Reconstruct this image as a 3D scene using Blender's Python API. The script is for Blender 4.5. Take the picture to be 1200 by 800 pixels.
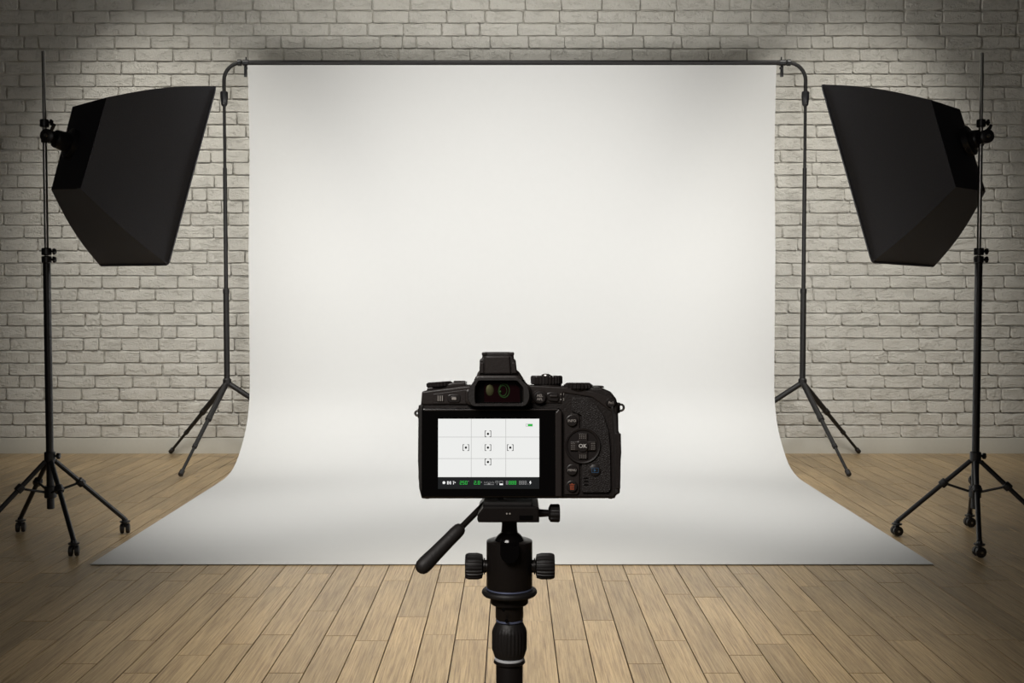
import bpy, bmesh, math, random
from mathutils import Vector, Matrix
from mathutils.geometry import tessellate_polygon
R = random.Random(7)
for o in list(bpy.data.objects): bpy.data.objects.remove(o, do_unlink=True)
SC = bpy.context.scene; COL = SC.collection
# ------------------------------------------------------------------ camera
F = 1310.0; H = .95; TH = math.atan(52/1310); CT, ST = math.cos(TH), math.sin(TH)
cd = bpy.data.cameras.new('camera'); cam = bpy.data.objects.new('camera', cd); COL.objects.link(cam)
cd.sensor_width = 36; cd.lens = F/1200*36; cd.clip_start = .02
cam.location = (0, 0, H); cam.rotation_euler = (math.pi/2 - TH, 0, 0); SC.camera = cam
# ------------------------------------------------------------------ world, lights, exposure
w = bpy.data.worlds.new('world'); SC.world = w; w.use_nodes = True
bg = w.node_tree.nodes['Background']; bg.inputs[0].default_value = (1, .95, .88, 1); bg.inputs[1].default_value = .055
vs = SC.view_settings; vs.view_transform = 'Standard'; vs.look = 'None'; vs.exposure = .06; vs.gamma = 1; vs.use_curve_mapping = False

def aim(o, p): o.rotation_euler = (Vector(p) - o.location).to_track_quat('-Z', 'Y').to_euler()
def spot(name, loc, tgt, e, size, blend, rad, col=(1, 1, 1)):
    l = bpy.data.lights.new(name, 'SPOT'); l.energy = e; l.spot_size = math.radians(size); l.spot_blend = blend
    l.shadow_soft_size = rad; l.color = col
    o = bpy.data.objects.new(name, l); COL.objects.link(o); o.location = loc; aim(o, tgt); return o
EN = dict(world=.010, overhead=450, wall_l=320, wall_r=295, wall_c=74, floor=540, soft=40, fill=14)
bg.inputs[1].default_value = EN['world']
spot('added_overhead_spot', (0, 2.6, 3.9), (0, 6.1, 1.0), EN['overhead'], 49, 1.0, .30, (1, .992, .98))  # unseen overhead spot, added to brighten the middle of the backdrop
spot('added_wall_spot', (-2.4, 5.0, 4.3), (-1.92, 6.78, .8), EN['wall_l'], 43, 1.0, .05, (1, .97, .90))  # unseen spot added to brighten the bricks left of the backdrop
spot('added_wall_spot', (2.2, 5.0, 4.3), (1.92, 6.78, .8), EN['wall_r'], 43, 1.0, .05, (1, .97, .90))  # unseen spot added to brighten the bricks on the right side
spot('added_wall_spot', (-.5, 5.4, 4.3), (0, 6.78, 2.7), EN['wall_c'], 110, 1.0, .05, (1, .97, .90))  # unseen wash added for the brick strip above the crossbar
spot('added_floor_spot', (0, 2.3, 3.6), (0, 3.1, 0), EN['floor'], 42, 1.0, .25, (1, .95, .86))  # unseen spot added for the bright pool on the front floor
fl = bpy.data.lights.new('added_fill', 'AREA'); fl.shape = 'RECTANGLE'; fl.size = .7; fl.size_y = .5; fl.energy = EN['fill']; fl.color = (1, .95, .90)  # unseen fill, added to bring up the dark camera body
fo = bpy.data.objects.new('added_fill', fl); COL.objects.link(fo); fo.location = (-.5, -.35, 1.75); aim(fo, (0, .75, .82))
SOFTBOX_W = EN['soft']

# ------------------------------------------------------------------ helpers
def unproj(px, py, d):
    v = (400-py)/F*d
    return Vector(((px-600)/F*d, d*CT + v*ST, H - d*ST + v*CT))
def ground(px, py, z=0):
    a = math.atan((py-400)/F) + TH; D = (H-z)/math.tan(a); d = D*CT + (H-z)*ST
    return Vector(((px-600)/F*d, D, z))
def project(p):
    z = p[2]-H; d = p[1]*CT - z*ST; v = p[1]*ST + z*CT
    return 600+F*p[0]/d, 400-F*v/d, d

def mesh_obj(name, bm, mat, parent=None, sharp=35, label=None, kind=None):
    bmesh.ops.recalc_face_normals(bm, faces=bm.faces)
    me = bpy.data.meshes.new(name); bm.to_mesh(me); bm.free()
    for p in me.polygons: p.use_smooth = True
    me.set_sharp_from_angle(angle=math.radians(sharp))
    if mat: me.materials.append(mat)
    o = bpy.data.objects.new(name, me); COL.objects.link(o)
    if parent: o.parent = parent
    if label: o['label'] = label
    if kind: o['kind'] = kind
    return o
def empty(name, loc, label, cat, group=None, rot=(0, 0, 0)):
    o = bpy.data.objects.new(name, None); COL.objects.link(o); o.location = loc; o.rotation_euler = rot
    o.empty_display_size = .1; o['label'] = label; o['category'] = cat
    if group: o['group'] = group
    return o
NB = bmesh.new
def frame(d):
    d = Vector(d).normalized(); a = Vector((0, 0, 1)) if abs(d.z) < .9 else Vector((1, 0, 0))
    u = d.cross(a).normalized(); return u, d.cross(u).normalized(), d
def lathe(bm, o, axis, prof, n=32, ridge=0):
    """prof: (radius, height along the axis[, ridged]) ; ridge: depth of the flutes on ridged rows"""
    o = Vector(o); u, v, d = frame(axis); rings = []
    for q in prof:
        r, h = q[0], q[1]; rg = ridge if len(q) > 2 and q[2] else 0
        rings.append([bm.verts.new(o + d*h + (u*math.cos(2*math.pi*k/n) + v*math.sin(2*math.pi*k/n))*max(r-(rg if k % 4 > 1 else 0), 1e-5)) for k in range(n)])
    for a, b in zip(rings, rings[1:]):
        for k in range(n): bm.faces.new((a[k], a[(k+1) % n], b[(k+1) % n], b[k]))
    bm.faces.new(rings[0][::-1]); bm.faces.new(rings[-1])
def cyl(bm, a, b, r, r2=None, n=20, ch=None):
    a, b = Vector(a), Vector(b); L = (b-a).length; r2 = r if r2 is None else r2
    c = min(r, r2, L/2)*.18 if ch is None else ch
    lathe(bm, a, b-a, [(r-c, 0), (r, c), (r2, L-c), (r2-c, L)], n)
def tube(bm, pts, rad, n=12):
    pts = [Vector(p) for p in pts]; rad = rad if isinstance(rad, (list, tuple)) else [rad]*len(pts); rings = []
    u, v, d = frame(pts[1]-pts[0])
    for i, p in enumerate(pts):
        t = (pts[min(i+1, len(pts)-1)] - pts[max(i-1, 0)]).normalized()
        u = (u - t*u.dot(t)).normalized(); v = t.cross(u)
        rings.append([bm.verts.new(p + (u*math.cos(2*math.pi*k/n) + v*math.sin(2*math.pi*k/n))*rad[i]) for k in range(n)])
    for a, b in zip(rings, rings[1:]):
        for k in range(n): bm.faces.new((a[k], a[(k+1) % n], b[(k+1) % n], b[k]))
    bm.faces.new(rings[0][::-1]); bm.faces.new(rings[-1])
def ring(bm, o, axis, R0, r, n=28, m=10, squash=1):
    o = Vector(o); u, v, d = frame(axis); rings = []
    for i in range(n):
        a = 2*math.pi*i/n; e = u*math.cos(a) + v*math.sin(a)
        rings.append([bm.verts.new(o + e*(R0 + r*math.cos(2*math.pi*j/m)) + d*r*squash*math.sin(2*math.pi*j/m)) for j in range(m)])
    for i in range(n):
        a, b = rings[i], rings[(i+1) % n]
        for j in range(m): bm.faces.new((a[j], a[(j+1) % m], b[(j+1) % m], b[j]))
def box(bm, c, s, ax=None, ch=0.0):
    """box with centre c, full sizes s, chamfered edges"""
    M = ax or (Vector((1, 0, 0)), Vector((0, 1, 0)), Vector((0, 0, 1))); c = Vector(c)
    r = bmesh.ops.create_cube(bm, size=1)
    for v in r['verts']: v.co = c + M[0]*v.co.x*s[0] + M[1]*v.co.y*s[1] + M[2]*v.co.z*s[2]
    if ch: bmesh.ops.bevel(bm, geom=list({e for v in r['verts'] for e in v.link_edges}), offset=ch, segments=2, affect='EDGES', profile=.5)
def area2(p): return sum(p[i][0]*p[(i+1) % len(p)][1] - p[(i+1) % len(p)][0]*p[i][1] for i in range(len(p)))
def inset(poly, t):
    n = len(poly); out = []; sg = 1 if area2(poly) > 0 else -1
    for i in range(n):
        p0, p1, p2 = (Vector(poly[i-1]), Vector(poly[i]), Vector(poly[(i+1) % n]))
        a = (p1-p0).normalized(); b = (p2-p1).normalized()
        na, nb = Vector((-a.y, a.x))*sg, Vector((-b.y, b.x))*sg
        m = na+nb; m = m/max(m.dot(na), .35) if m.length > 1e-6 else na
        out.append(p1 + m*t)
    return out
def rnd(poly, r, seg=4):
    """round the corners of a 2D polygon"""
    n = len(poly); out = []
    for i in range(n):
        p0, p1, p2 = (Vector(poly[i-1]), Vector(poly[i]), Vector(poly[(i+1) % n]))
        k = min(r, (p0-p1).length*.45, (p2-p1).length*.45)
        a = p1 + (p0-p1).normalized()*k; b = p1 + (p2-p1).normalized()*k
        for j in range(seg+1):
            t = j/seg; out.append(a*(1-t)**2 + p1*2*t*(1-t) + b*t*t)
    return out

# ------------------------------------------------------------------ materials
def mat(name, col, rough=.5, metal=0, spec=.5, emit=None, es=0, coat=0):
    m = bpy.data.materials.new(name); m.use_nodes = True; b = m.node_tree.nodes['Principled BSDF']
    b.inputs['Base Color'].default_value = (*col, 1); b.inputs['Roughness'].default_value = rough
    b.inputs['Metallic'].default_value = metal; b.inputs['Specular IOR Level'].default_value = spec
    b.inputs['Coat Weight'].default_value = coat
    if emit: b.inputs['Emission Color'].default_value = (*emit, 1); b.inputs['Emission Strength'].default_value = es
    return m
def nt(m): return m.node_tree.nodes, m.node_tree.links, m.node_tree.nodes['Principled BSDF']
def grain(m, scale, amt, vary=.12, dist=.001, det=4):
    """fine relief and slight tone variation"""
    N, L, b = nt(m); g = N.new('ShaderNodeNewGeometry'); t = N.new('ShaderNodeTexNoise')
    t.inputs['Scale'].default_value = scale; t.inputs['Detail'].default_value = det
    L.new(g.outputs['Position'], t.inputs['Vector'])
    bp = N.new('ShaderNodeBump'); bp.inputs['Strength'].default_value = amt; bp.inputs['Distance'].default_value = dist
    L.new(t.outputs['Fac'], bp.inputs['Height']); L.new(bp.outputs[0], b.inputs['Normal'])
    c = b.inputs['Base Color'].default_value[:]
    r = N.new('ShaderNodeMix'); r.data_type = 'RGBA'
    r.inputs[6].default_value = tuple(x*(1-vary) for x in c[:3])+(1,); r.inputs[7].default_value = tuple(min(1, x*(1+vary)) for x in c[:3])+(1,)
    L.new(t.outputs['Fac'], r.inputs[0]); L.new(r.outputs[2], b.inputs['Base Color'])
    return m
M_body = grain(mat('camera_magnesium', (.018, .0135, .012), .42), 900, .25)
M_trim = grain(mat('camera_top_plate', (.03, .024, .022), .36), 700, .12)
M_gloss = mat('camera_gloss_black', (.004, .0035, .0035), .12)
M_rub = grain(mat('camera_rubber', (.02, .017, .016), .55), 500, .2)
M_btn = mat('camera_button', (.022, .018, .017), .35)
M_silver = mat('camera_lug_metal', (.55, .53, .5), .3, 1)
M_ink = mat('button_ink_grey', (.42, .39, .36), .6)
M_inkR = mat('button_ink_orange', (.42, .09, .035), .6)
M_inkB = mat('button_ink_blue', (.035, .11, .22), .6)
M_white = mat('screen_image', (.02, .02, .02), .5, emit=(.91, .915, .895), es=.88, spec=0)
M_sbar = mat('screen_status_bar', (.003, .003, .003), .5, spec=.1, emit=(.012, .013, .014), es=1)
M_sgrid = mat('screen_grid_grey', (.02, .02, .02), .5, emit=(.5, .5, .49), es=1, spec=0)
M_sblack = mat('screen_mark_black', (.005, .005, .005), .5, emit=(.01, .01, .01), es=1, spec=0)
M_sgreen = mat('screen_mark_green', (.01, .05, .01), .5, emit=(.03, .42, .06), es=1, spec=0)
M_swhite = mat('screen_mark_white', (.05, .05, .05), .5, emit=(.85, .85, .85), es=1, spec=0)
M_sgray = mat('screen_mark_dim', (.05, .05, .05), .5, emit=(.2, .2, .2), es=1, spec=0)
M_faint = mat('screen_mark_faint', (.05, .05, .05), .5, emit=(.74, .745, .73), es=1, spec=0)
M_tri = grain(mat('tripod_black_aluminium', (.016, .013, .012), .34, .2), 600, .08)
M_knob = grain(mat('tripod_rubber', (.014, .012, .0115), .5), 500, .2)
M_tring = mat('tripod_ring_metal', (.85, .88, .92), .5, .2)
M_tblue = mat('tripod_ring_blue', (.20, .23, .36), .4, .5)
M_stand = grain(mat('stand_black_paint', (.011, .011, .013), .38), 400, .05)
M_bstand = grain(mat('backdrop_stand_grey_paint', (.013, .012, .0115), .5, spec=.35), 400, .05)
M_chrome = mat('stand_steel_tube', (.33, .32, .30), .28, 1)
M_fab = grain(mat('softbox_fabric', (.112, .115, .13), .62, spec=.35), 260, .35, .15, .001)
M_fabr = grain(mat('softbox_rear_fabric', (.035, .035, .042), .7, spec=.25), 260, .35, .15, .001)
M_diff = mat('softbox_diffuser_cloth', (.8, .8, .78), .8, emit=(1, .98, .94), es=.12*EN['soft'])
M_base = grain(mat('baseboard_paint', (.56, .54, .475), .55), 60, .06, .04)
M_paper = grain(mat('backdrop_paper', (.585, .585, .575), .85, spec=.2), 30, .05, .012, .002)
M_under = mat('subfloor', (.02, .012, .008), .95)
M_green = mat('painted_reflection_green', (.03, .08, .02), .45, .7)  # green reflection in the eyepiece, put in as colour
M_olive = mat('painted_reflection_olive', (.10, .10, .045), .5, .7)  # olive reflection in the eyepiece, put in as colour
M_lens = mat('lens_glass_dark', (.012, .003, .004), .06, coat=1)

# leather-like grip
M_grip = mat('grip_leatherette', (.017, .0135, .0125), .5, spec=.4)
N, L, b = nt(M_grip); tc = N.new('ShaderNodeTexCoord'); vo = N.new('ShaderNodeTexVoronoi'); vo.feature = 'DISTANCE_TO_EDGE'; vo.inputs['Scale'].default_value = 620
mp = N.new('ShaderNodeMapping'); mp.inputs['Rotation'].default_value = (0, .6, 0); mp.inputs['Scale'].default_value = (1, 1, 1.9)
L.new(tc.outputs['Object'], mp.inputs[0]); L.new(mp.outputs[0], vo.inputs['Vector'])
bp = N.new('ShaderNodeBump'); bp.inputs['Strength'].default_value = .9; bp.inputs['Distance'].default_value = .0004
L.new(vo.outputs['Distance'], bp.inputs['Height']); L.new(bp.outputs[0], b.inputs['Normal'])

def brick_material(name, base, dark, rel):
    m = mat(name, base, .82, spec=.25); N, L, b = nt(m)
    g = N.new('ShaderNodeNewGeometry'); oi = N.new('ShaderNodeObjectInfo')
    def tex(kind, sc, det=6, rough=.6):
        t = N.new(kind); t.inputs['Scale'].default_value = sc
        if kind == 'ShaderNodeTexNoise': t.inputs['Detail'].default_value = det; t.inputs['Roughness'].default_value = rough
        L.new(g.outputs['Position'], t.inputs['Vector']); return t
    n1 = tex('ShaderNodeTexNoise', 9, 5); n2 = tex('ShaderNodeTexNoise', 60, 6, .7); n3 = tex('ShaderNodeTexNoise', 190, 3)
    # chipped ledges: warped noise pushed through a steep ramp
    wp = N.new('ShaderNodeVectorMath'); wp.operation = 'ADD'
    L.new(g.outputs['Position'], wp.inputs[0]); L.new(n2.outputs['Color'], wp.inputs[1])
    mp = N.new('ShaderNodeMapping'); mp.inputs['Scale'].default_value = (14, 14, 30); L.new(g.outputs['Position'], mp.inputs[0])
    n4 = N.new('ShaderNodeTexNoise'); n4.inputs['Scale'].default_value = 1; n4.inputs['Detail'].default_value = 8; n4.inputs['Roughness'].default_value = .62
    n4.inputs['Distortion'].default_value = .3; L.new(mp.outputs[0], n4.inputs['Vector'])
    cr = N.new('ShaderNodeValToRGB'); cr.color_ramp.elements[0].position = .41; cr.color_ramp.elements[1].position = .46
    L.new(n4.outputs['Fac'], cr.inputs[0])
    def mul(a, k):
        q = N.new('ShaderNodeMath'); q.operation = 'MULTIPLY'; L.new(a, q.inputs[0]); q.inputs[1].default_value = k; return q.outputs[0]
    def add(a, c):
        q = N.new('ShaderNodeMath'); q.operation = 'ADD'; L.new(a, q.inputs[0]); L.new(c, q.inputs[1]); return q.outputs[0]
    h = add(add(mul(cr.outputs[0], .26), mul(n2.outputs['Fac'], .9)), mul(n3.outputs['Fac'], .45))
    bp = N.new('ShaderNodeBump'); bp.inputs['Strength'].default_value = rel; bp.inputs['Distance'].default_value = .015
    L.new(h, bp.inputs['Height']); L.new(bp.outputs[0], b.inputs['Normal'])
    mx = N.new('ShaderNodeMix'); mx.data_type = 'RGBA'; mx.inputs[6].default_value = (*dark, 1); mx.inputs[7].default_value = (*base, 1)
    L.new(add(mul(n1.outputs['Fac'], 1.1), mul(cr.outputs[0], .35)), mx.inputs[0])
    mx.clamp_factor = True; L.new(mx.outputs[2], b.inputs['Base Color'])
    return m
M_brick = brick_material('painted_brick', (.80, .775, .705), (.70, .675, .605), .85)
M_mortar = brick_material('painted_mortar', (.76, .735, .665), (.68, .655, .585), .5)

# wooden planks: per-piece tone + stretched grain
M_wood = mat('oak_plank', (.3, .2, .12), .36, spec=.45); N, L, b = nt(M_wood)
g = N.new('ShaderNodeNewGeometry'); oi = N.new('ShaderNodeObjectInfo')
ad = N.new('ShaderNodeMath'); ad.operation = 'ADD'; L.new(oi.outputs['Random'], ad.inputs[0]); L.new(g.outputs['Random Per Island'], ad.inputs[1])
fr = N.new('ShaderNodeMath'); fr.operation = 'FRACT'; L.new(ad.outputs[0], fr.inputs[0])
sc = N.new('ShaderNodeVectorMath'); sc.operation = 'MULTIPLY_ADD'
cb = N.new('ShaderNodeCombineXYZ'); 
for i in range(3): L.new(fr.outputs[0], cb.inputs[i])
L.new(cb.outputs[0], sc.inputs[0]); sc.inputs[1].default_value = (3, 37, 11); L.new(g.outputs['Position'], sc.inputs[2])
rt = N.new('ShaderNodeMapping'); rt.inputs['Rotation'].default_value = (0, 0, .09); rt.inputs['Scale'].default_value = (260, 5.5, 1); L.new(sc.outputs[0], rt.inputs[0])
n1 = N.new('ShaderNodeTexNoise'); n1.inputs['Scale'].default_value = 1; n1.inputs['Detail'].default_value = 5; n1.inputs['Roughness'].default_value = .7; n1.inputs['Distortion'].default_value = .25
L.new(rt.outputs[0], n1.inputs['Vector'])
rt2 = N.new('ShaderNodeMapping'); rt2.inputs['Scale'].default_value = (22, 2.2, 1); L.new(sc.outputs[0], rt2.inputs[0])
n2 = N.new('ShaderNodeTexNoise'); n2.inputs['Scale'].default_value = 1; n2.inputs['Detail'].default_value = 3; L.new(rt2.outputs[0], n2.inputs['Vector'])
r1 = N.new('ShaderNodeValToRGB'); e = r1.color_ramp.elements; e[0].position = .34; e[0].color = (.215, .138, .074, 1); e[1].position = .66; e[1].color = (.50, .37, .205, 1)
m2 = e.new(.5) if hasattr(e, 'new') else None; m2.color = (.38, .270, .142, 1)
L.new(n1.outputs['Fac'], r1.inputs[0])
hs = N.new('ShaderNodeHueSaturation'); L.new(r1.outputs[0], hs.inputs['Color'])
v1 = N.new('ShaderNodeMapRange'); v1.inputs[3].default_value = .86; v1.inputs[4].default_value = 1.12; L.new(fr.outputs[0], v1.inputs[0])
v2 = N.new('ShaderNodeMapRange'); v2.inputs[1].default_value = .3; v2.inputs[2].default_value = .7; v2.inputs[3].default_value = .86; v2.inputs[4].default_value = 1.12; L.new(n2.outputs['Fac'], v2.inputs[0])
vm = N.new('ShaderNodeMath'); vm.operation = 'MULTIPLY'; L.new(v1.outputs[0], vm.inputs[0]); L.new(v2.outputs[0], vm.inputs[1]); L.new(vm.outputs[0], hs.inputs['Value'])
L.new(hs.outputs[0], b.inputs['Base Color'])
bp = N.new('ShaderNodeBump'); bp.inputs['Strength'].default_value = .25; bp.inputs['Distance'].default_value = .001; L.new(n1.outputs['Fac'], bp.inputs['Height']); L.new(bp.outputs[0], b.inputs['Normal'])

# ------------------------------------------------------------------ setting
WALL = 6.78; PW = .0918; PL = .574
# floor with planks
bm = NB(); box(bm, (0, 2.6, -.035), (9.2, 8.4, .04)); floor = mesh_obj('floor', bm, M_under, kind='structure')
JOINTS = [(27,657.4),(76,646.6),(62,671.2),(69,687.2),(144.4,679.6),(208,680.6),(41,727.6),(48,749.6),(116,726.8),(164,750.2),(92,777.4),(164.4,788.4),(7.5,682.4),
(248,672.3),(256.6,695.6),(287.5,699.5),(330.6,687.5),(374,672),(379.4,715.8),(277.2,754.3),(323.7,743.4),(336.3,788.2),(400,744.7),(429,687.1),
(464.7,680),(528.4,682.4),(483.4,722.8),(514.4,743.2),(552.8,749.4),(435.6,750.3),(590,759),(656.6,679.4),(720.3,680.4),(749.4,672.5),(628.4,727.3),(701.6,726.5),
(668.8,749.4),(756.9,777.5),(786,750.3),(793,696),(830.6,699.5),(855,687.5),(874.7,672),(904.7,754.3),(844.7,788.4),(935.6,743.4),(952.5,686.8),(947.8,716),
(977,680.2),(1061,671.2),(1045,682.4),(1117,687.4),(1062,722.6),(1013,744.4),(1057,750.2),(1126,743.4),(1173,749.6),(1016,788.4),(1173,663.6),(1170,680),(1111,647.4),(1186,652)]
cols = {}
for px, py in JOINTS:
    p = ground(px, py); cols.setdefault(round(p.x/PW - .77), []).append(p.y)
def plank_bm(bm, x0, x1, y0, y1, lift=0):
    G = .0015; c = .0002; t = .014
    x0 += G; x1 -= G; y0 += G; y1 -= G
    rows = [(-t, 0), (-c, 0), (0, c)]
    rr = [[bm.verts.new((x, y, z+lift)) for x, y in ((x0+i, y0+i), (x1-i, y0+i), (x1-i, y1-i), (x0+i, y1-i))] for z, i in rows]
    for a, b_ in zip(rr, rr[1:]):
        for k in range(4): bm.faces.new((a[k], a[(k+1) % 4], b_[(k+1) % 4], b_[k]))
    bm.faces.new(rr[-1])
planks = []
for k in range(-48, 48):
    js = sorted(cols.get(k, []))
    if not js: js = [R.uniform(3, 3+PL)]
    ys = list(js)
    full = [ys[0]]
    for y in ys[1:]:
        n = max(1, round((y-full[-1])/PL)); st = (y-full[-1])/n; q = full[-1]
        if y-q < .12: continue
        for i in range(n): full.append(q+st*(i+1))
    while full[0] > -1.5: full.insert(0, full[0]-PL)
    while full[-1] < WALL: full.append(full[-1]+PL)
    for a, b_ in zip(full, full[1:]):
        a2, b2 = max(a, -1.5), min(b_, WALL)
        if b2-a2 < .02: continue
        planks.append(((k+.27)*PW, a2, b2))
def covered(x, y): return abs(x) < 1.5 and y > 3.95
def pl_score(q):
    x, a, b_ = q; m = (x+PW/2, (a+b_)/2)
    pts = [(x+PW*i/2, a+(b_-a)*j/4) for i in range(3) for j in range(5)]
    vis = 0
    for X, Y in pts:
        if Y < .5 or covered(X, Y): continue
        u, v, d = project((X, Y, 0))
        if 0 < u < 1200 and 0 < v < 800: vis += 1/d**2.5
    return vis
order = sorted(planks, key=pl_score, reverse=True); single = [q for q in order[:298] if pl_score(q) > 0]; rest = [q for q in order if q not in set(single)]
cache = {}
for x, a, b_ in single:
    ln = round(b_-a, 3)
    if ln not in cache:
        bm = NB(); plank_bm(bm, 0, PW, 0, ln); o = mesh_obj('plank', bm, M_wood, floor, 20); cache[ln] = o.data
    else:
        o = bpy.data.objects.new('plank', cache[ln]); COL.objects.link(o); o.parent = floor
    o.location = (x, a, R.uniform(-.0003, .0003)); 
bm = NB()
for x, a, b_ in rest: plank_bm(bm, x, x+PW, a, b_)
mesh_obj('planks', bm, M_wood, floor, 20, kind='stuff')

# brick wall
BH = .0755; BWD = .2295; Z0 = .098; WX = 4.4; WH = 3.3
bm = NB(); box(bm, (0, WALL+.06, WH/2), (2*WX, .12, WH)); wall = mesh_obj('wall_back', bm, M_mortar, kind='structure')
def brick_bm(bm, w_, h_, rng, at=(0, 0, 0)):
    ox, oy, oz = at; gx, gz = 6, 4; V = []
    for i in range(gx+1):
        cv = []
        for j in range(gz+1):
            x, z = i/gx*w_, j/gz*h_
            edge = i in (0, gx) or j in (0, gz)
            if 0 < i < gx and edge: z += rng.uniform(-.0030, .0030)
            if 0 < j < gz and edge: x += rng.uniform(-.0030, .0030)
            if not edge:
                if i == 1: x = .005 + rng.uniform(0, .004)
                if i == gx-1: x = w_ - .002 - rng.uniform(0, .003)
                if j == 1: z = .0012 + rng.uniform(-.0005, .003)
                if j == gz-1: z = h_ - .0075 - rng.uniform(0, .003)
                y = -.0125 + rng.uniform(-.003, .0025) - (.0025 if j == 1 else 0)
            else: y = .001 if (j == 0 or i == gx) else -.0065
            cv.append(bm.verts.new((ox+x, oy+y, oz+z)))
        V.append(cv)
    for i in range(gx):
        for j in range(gz): bm.faces.new((V[i][j], V[i+1][j], V[i+1][j+1], V[i][j+1]))
bricks = []
r = 0
while Z0 + (r+1)*BH < WH:
    ph = (.0215 if r % 2 == 0 else -.077+.2295) + R.uniform(-.006, .006)
    x = -WX + ((ph + WX) % BWD) - BWD
    while x < WX:
        w_ = BWD*R.choice([1, 1, 1, 1, 1.06, .94, 1])
        x0 = max(x, -WX); x1 = min(x+w_, WX)
        if x1-x0 > .05:
            if R.random() < .05: xm = x0 + (x1-x0)*R.choice([.4, .62]); bricks += [(x0, xm, r), (xm, x1, r)]
            else: bricks.append((x0, x1, r))
        x += w_
    r += 1
SBL = [(253,101),(197,310),(117,311),(60,222),(85,125),(125,114)]; SBR = [(963,99),(1022,307),(1095,312),(1155,224),(1125,128),(1091,117)]
def inpoly(x, y, P):
    c = False
    for i in range(len(P)):
        (x1, y1), (x2, y2) = P[i-1], P[i]
        if (y1 > y) != (y2 > y) and x < (x2-x1)*(y-y1)/(y2-y1)+x1: c = not c
    return c
def br_score(q):
    x0, x1, r_ = q; s = 0; a = (x1-x0)
    for i in range(4):
        for j in range(2):
            u, v, d = project((x0+(i+.5)/4*(x1-x0), WALL, Z0+(r_+.25+j*.5)*BH))
            if 0 < u < 1200 and 0 < v < 800 and not (292 < u < 910 and v > 77) and not inpoly(u, v, SBL) and not inpoly(u, v, SBR): s += a/d**3*(1+.0004*abs(v-250))
    return s
order = sorted(bricks, key=br_score, reverse=True); single = order[:298]; sset = set(single)
proto = {}
def bsize(q): return round((q[1]-q[0]-.0035)/.003)*.003
jit = lambda: (R.uniform(-.0008, .0008), R.uniform(-.0030, .0005), R.uniform(-.0008, .0008))
for q in single:
    w_ = bsize(q); key = (w_, R.randrange(4))
    if key not in proto:
        bm = NB(); brick_bm(bm, w_, BH-.0036, R); o = mesh_obj('brick', bm, M_brick, wall, 28); proto[key] = o.data
    else: o = bpy.data.objects.new('brick', proto[key]); COL.objects.link(o); o.parent = wall
    j = jit(); o.location = (q[0]+.0018+j[0], WALL+j[1], Z0+q[2]*BH+.0018+j[2])
bm = NB()
for q in order[298:]:
    j = jit(); brick_bm(bm, bsize(q), BH-.0036, R, (q[0]+.0018+j[0], WALL+j[1], Z0+q[2]*BH+.0018+j[2]))
mesh_obj('bricks', bm, M_brick, wall, 28, kind='stuff')
# baseboard
bm = NB(); pr = [(0, 0), (-.018, 0), (-.018, .088), (-.014, .096), (-.004, .098), (0, .098)]
vs_ = [[bm.verts.new((x, WALL+y, z)) for y, z in pr] for x in (-WX, WX)]
for k in range(6): bm.faces.new((vs_[0][k], vs_[0][(k+1) % 6], vs_[1][(k+1) % 6], vs_[1][k]))
bm.faces.new(vs_[0]); bm.faces.new(vs_[1][::-1]); mesh_obj('baseboard_back', bm, M_base, kind='structure')

# ------------------------------------------------------------------ paper backdrop
HW = 1.4965; PY = 6.385
BARZ = unproj(600, 73, PY*CT).z + .05
bar_c = unproj(600, 73.5, 6.335)           # bar centre line
prof = [(3.93, 0), (4.6, 0), (5.2, 0), (5.6, 0), (5.75, .001), (5.82, .004), (5.90, .0135), (5.97, .028), (6.03, .049), (6.09, .078), (6.14, .109), (6.19, .143), (6.235, .178), (6.27, .213),
        (6.305, .257), (6.335, .31), (6.355, .37), (6.366, .44), (6.37, .56), (6.371, .8), (6.368, 1.2), (bar_c.y+.024, 1.75), (bar_c.y+.004, bar_c.z-.14), (bar_c.y-.006, bar_c.z-.05), (bar_c.y-.008, bar_c.z-.0175)]
bm = NB(); T = .0016; nx = 24; top = []; bot = []
for i, (y, z) in enumerate(prof):
    a = Vector(prof[max(i-1, 0)]); c = Vector(prof[min(i+1, len(prof)-1)]); t = (c-a).normalized(); n = Vector((-t.y, t.x))
    z += .0025
    top.append([bm.verts.new((HW*(2*k/nx-1), y+n.x*T, z+n.y*T)) for k in range(nx+1)])
    bot.append([bm.verts.new((HW*(2*k/nx-1), y, z)) for k in range(nx+1)])
for g1, fl in ((top, 0), (bot, 1)):
    for a, c in zip(g1, g1[1:]):
        for k in range(nx): bm.faces.new((a[k], a[k+1], c[k+1], c[k]))
for a, c in ((top[0], bot[0]), (top[-1], bot[-1])):
    for k in range(nx): bm.faces.new((a[k], a[k+1], c[k+1], c[k]))
for k in (0, nx):
    for i in range(len(prof)-1): bm.faces.new((top[i][k], top[i+1][k], bot[i+1][k], bot[i][k]))
o = mesh_obj('paper_backdrop', bm, M_paper, sharp=50)
o['label'] = 'wide white seamless paper sweep hanging from the crossbar onto the wooden floor'; o['category'] = 'backdrop'

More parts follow.
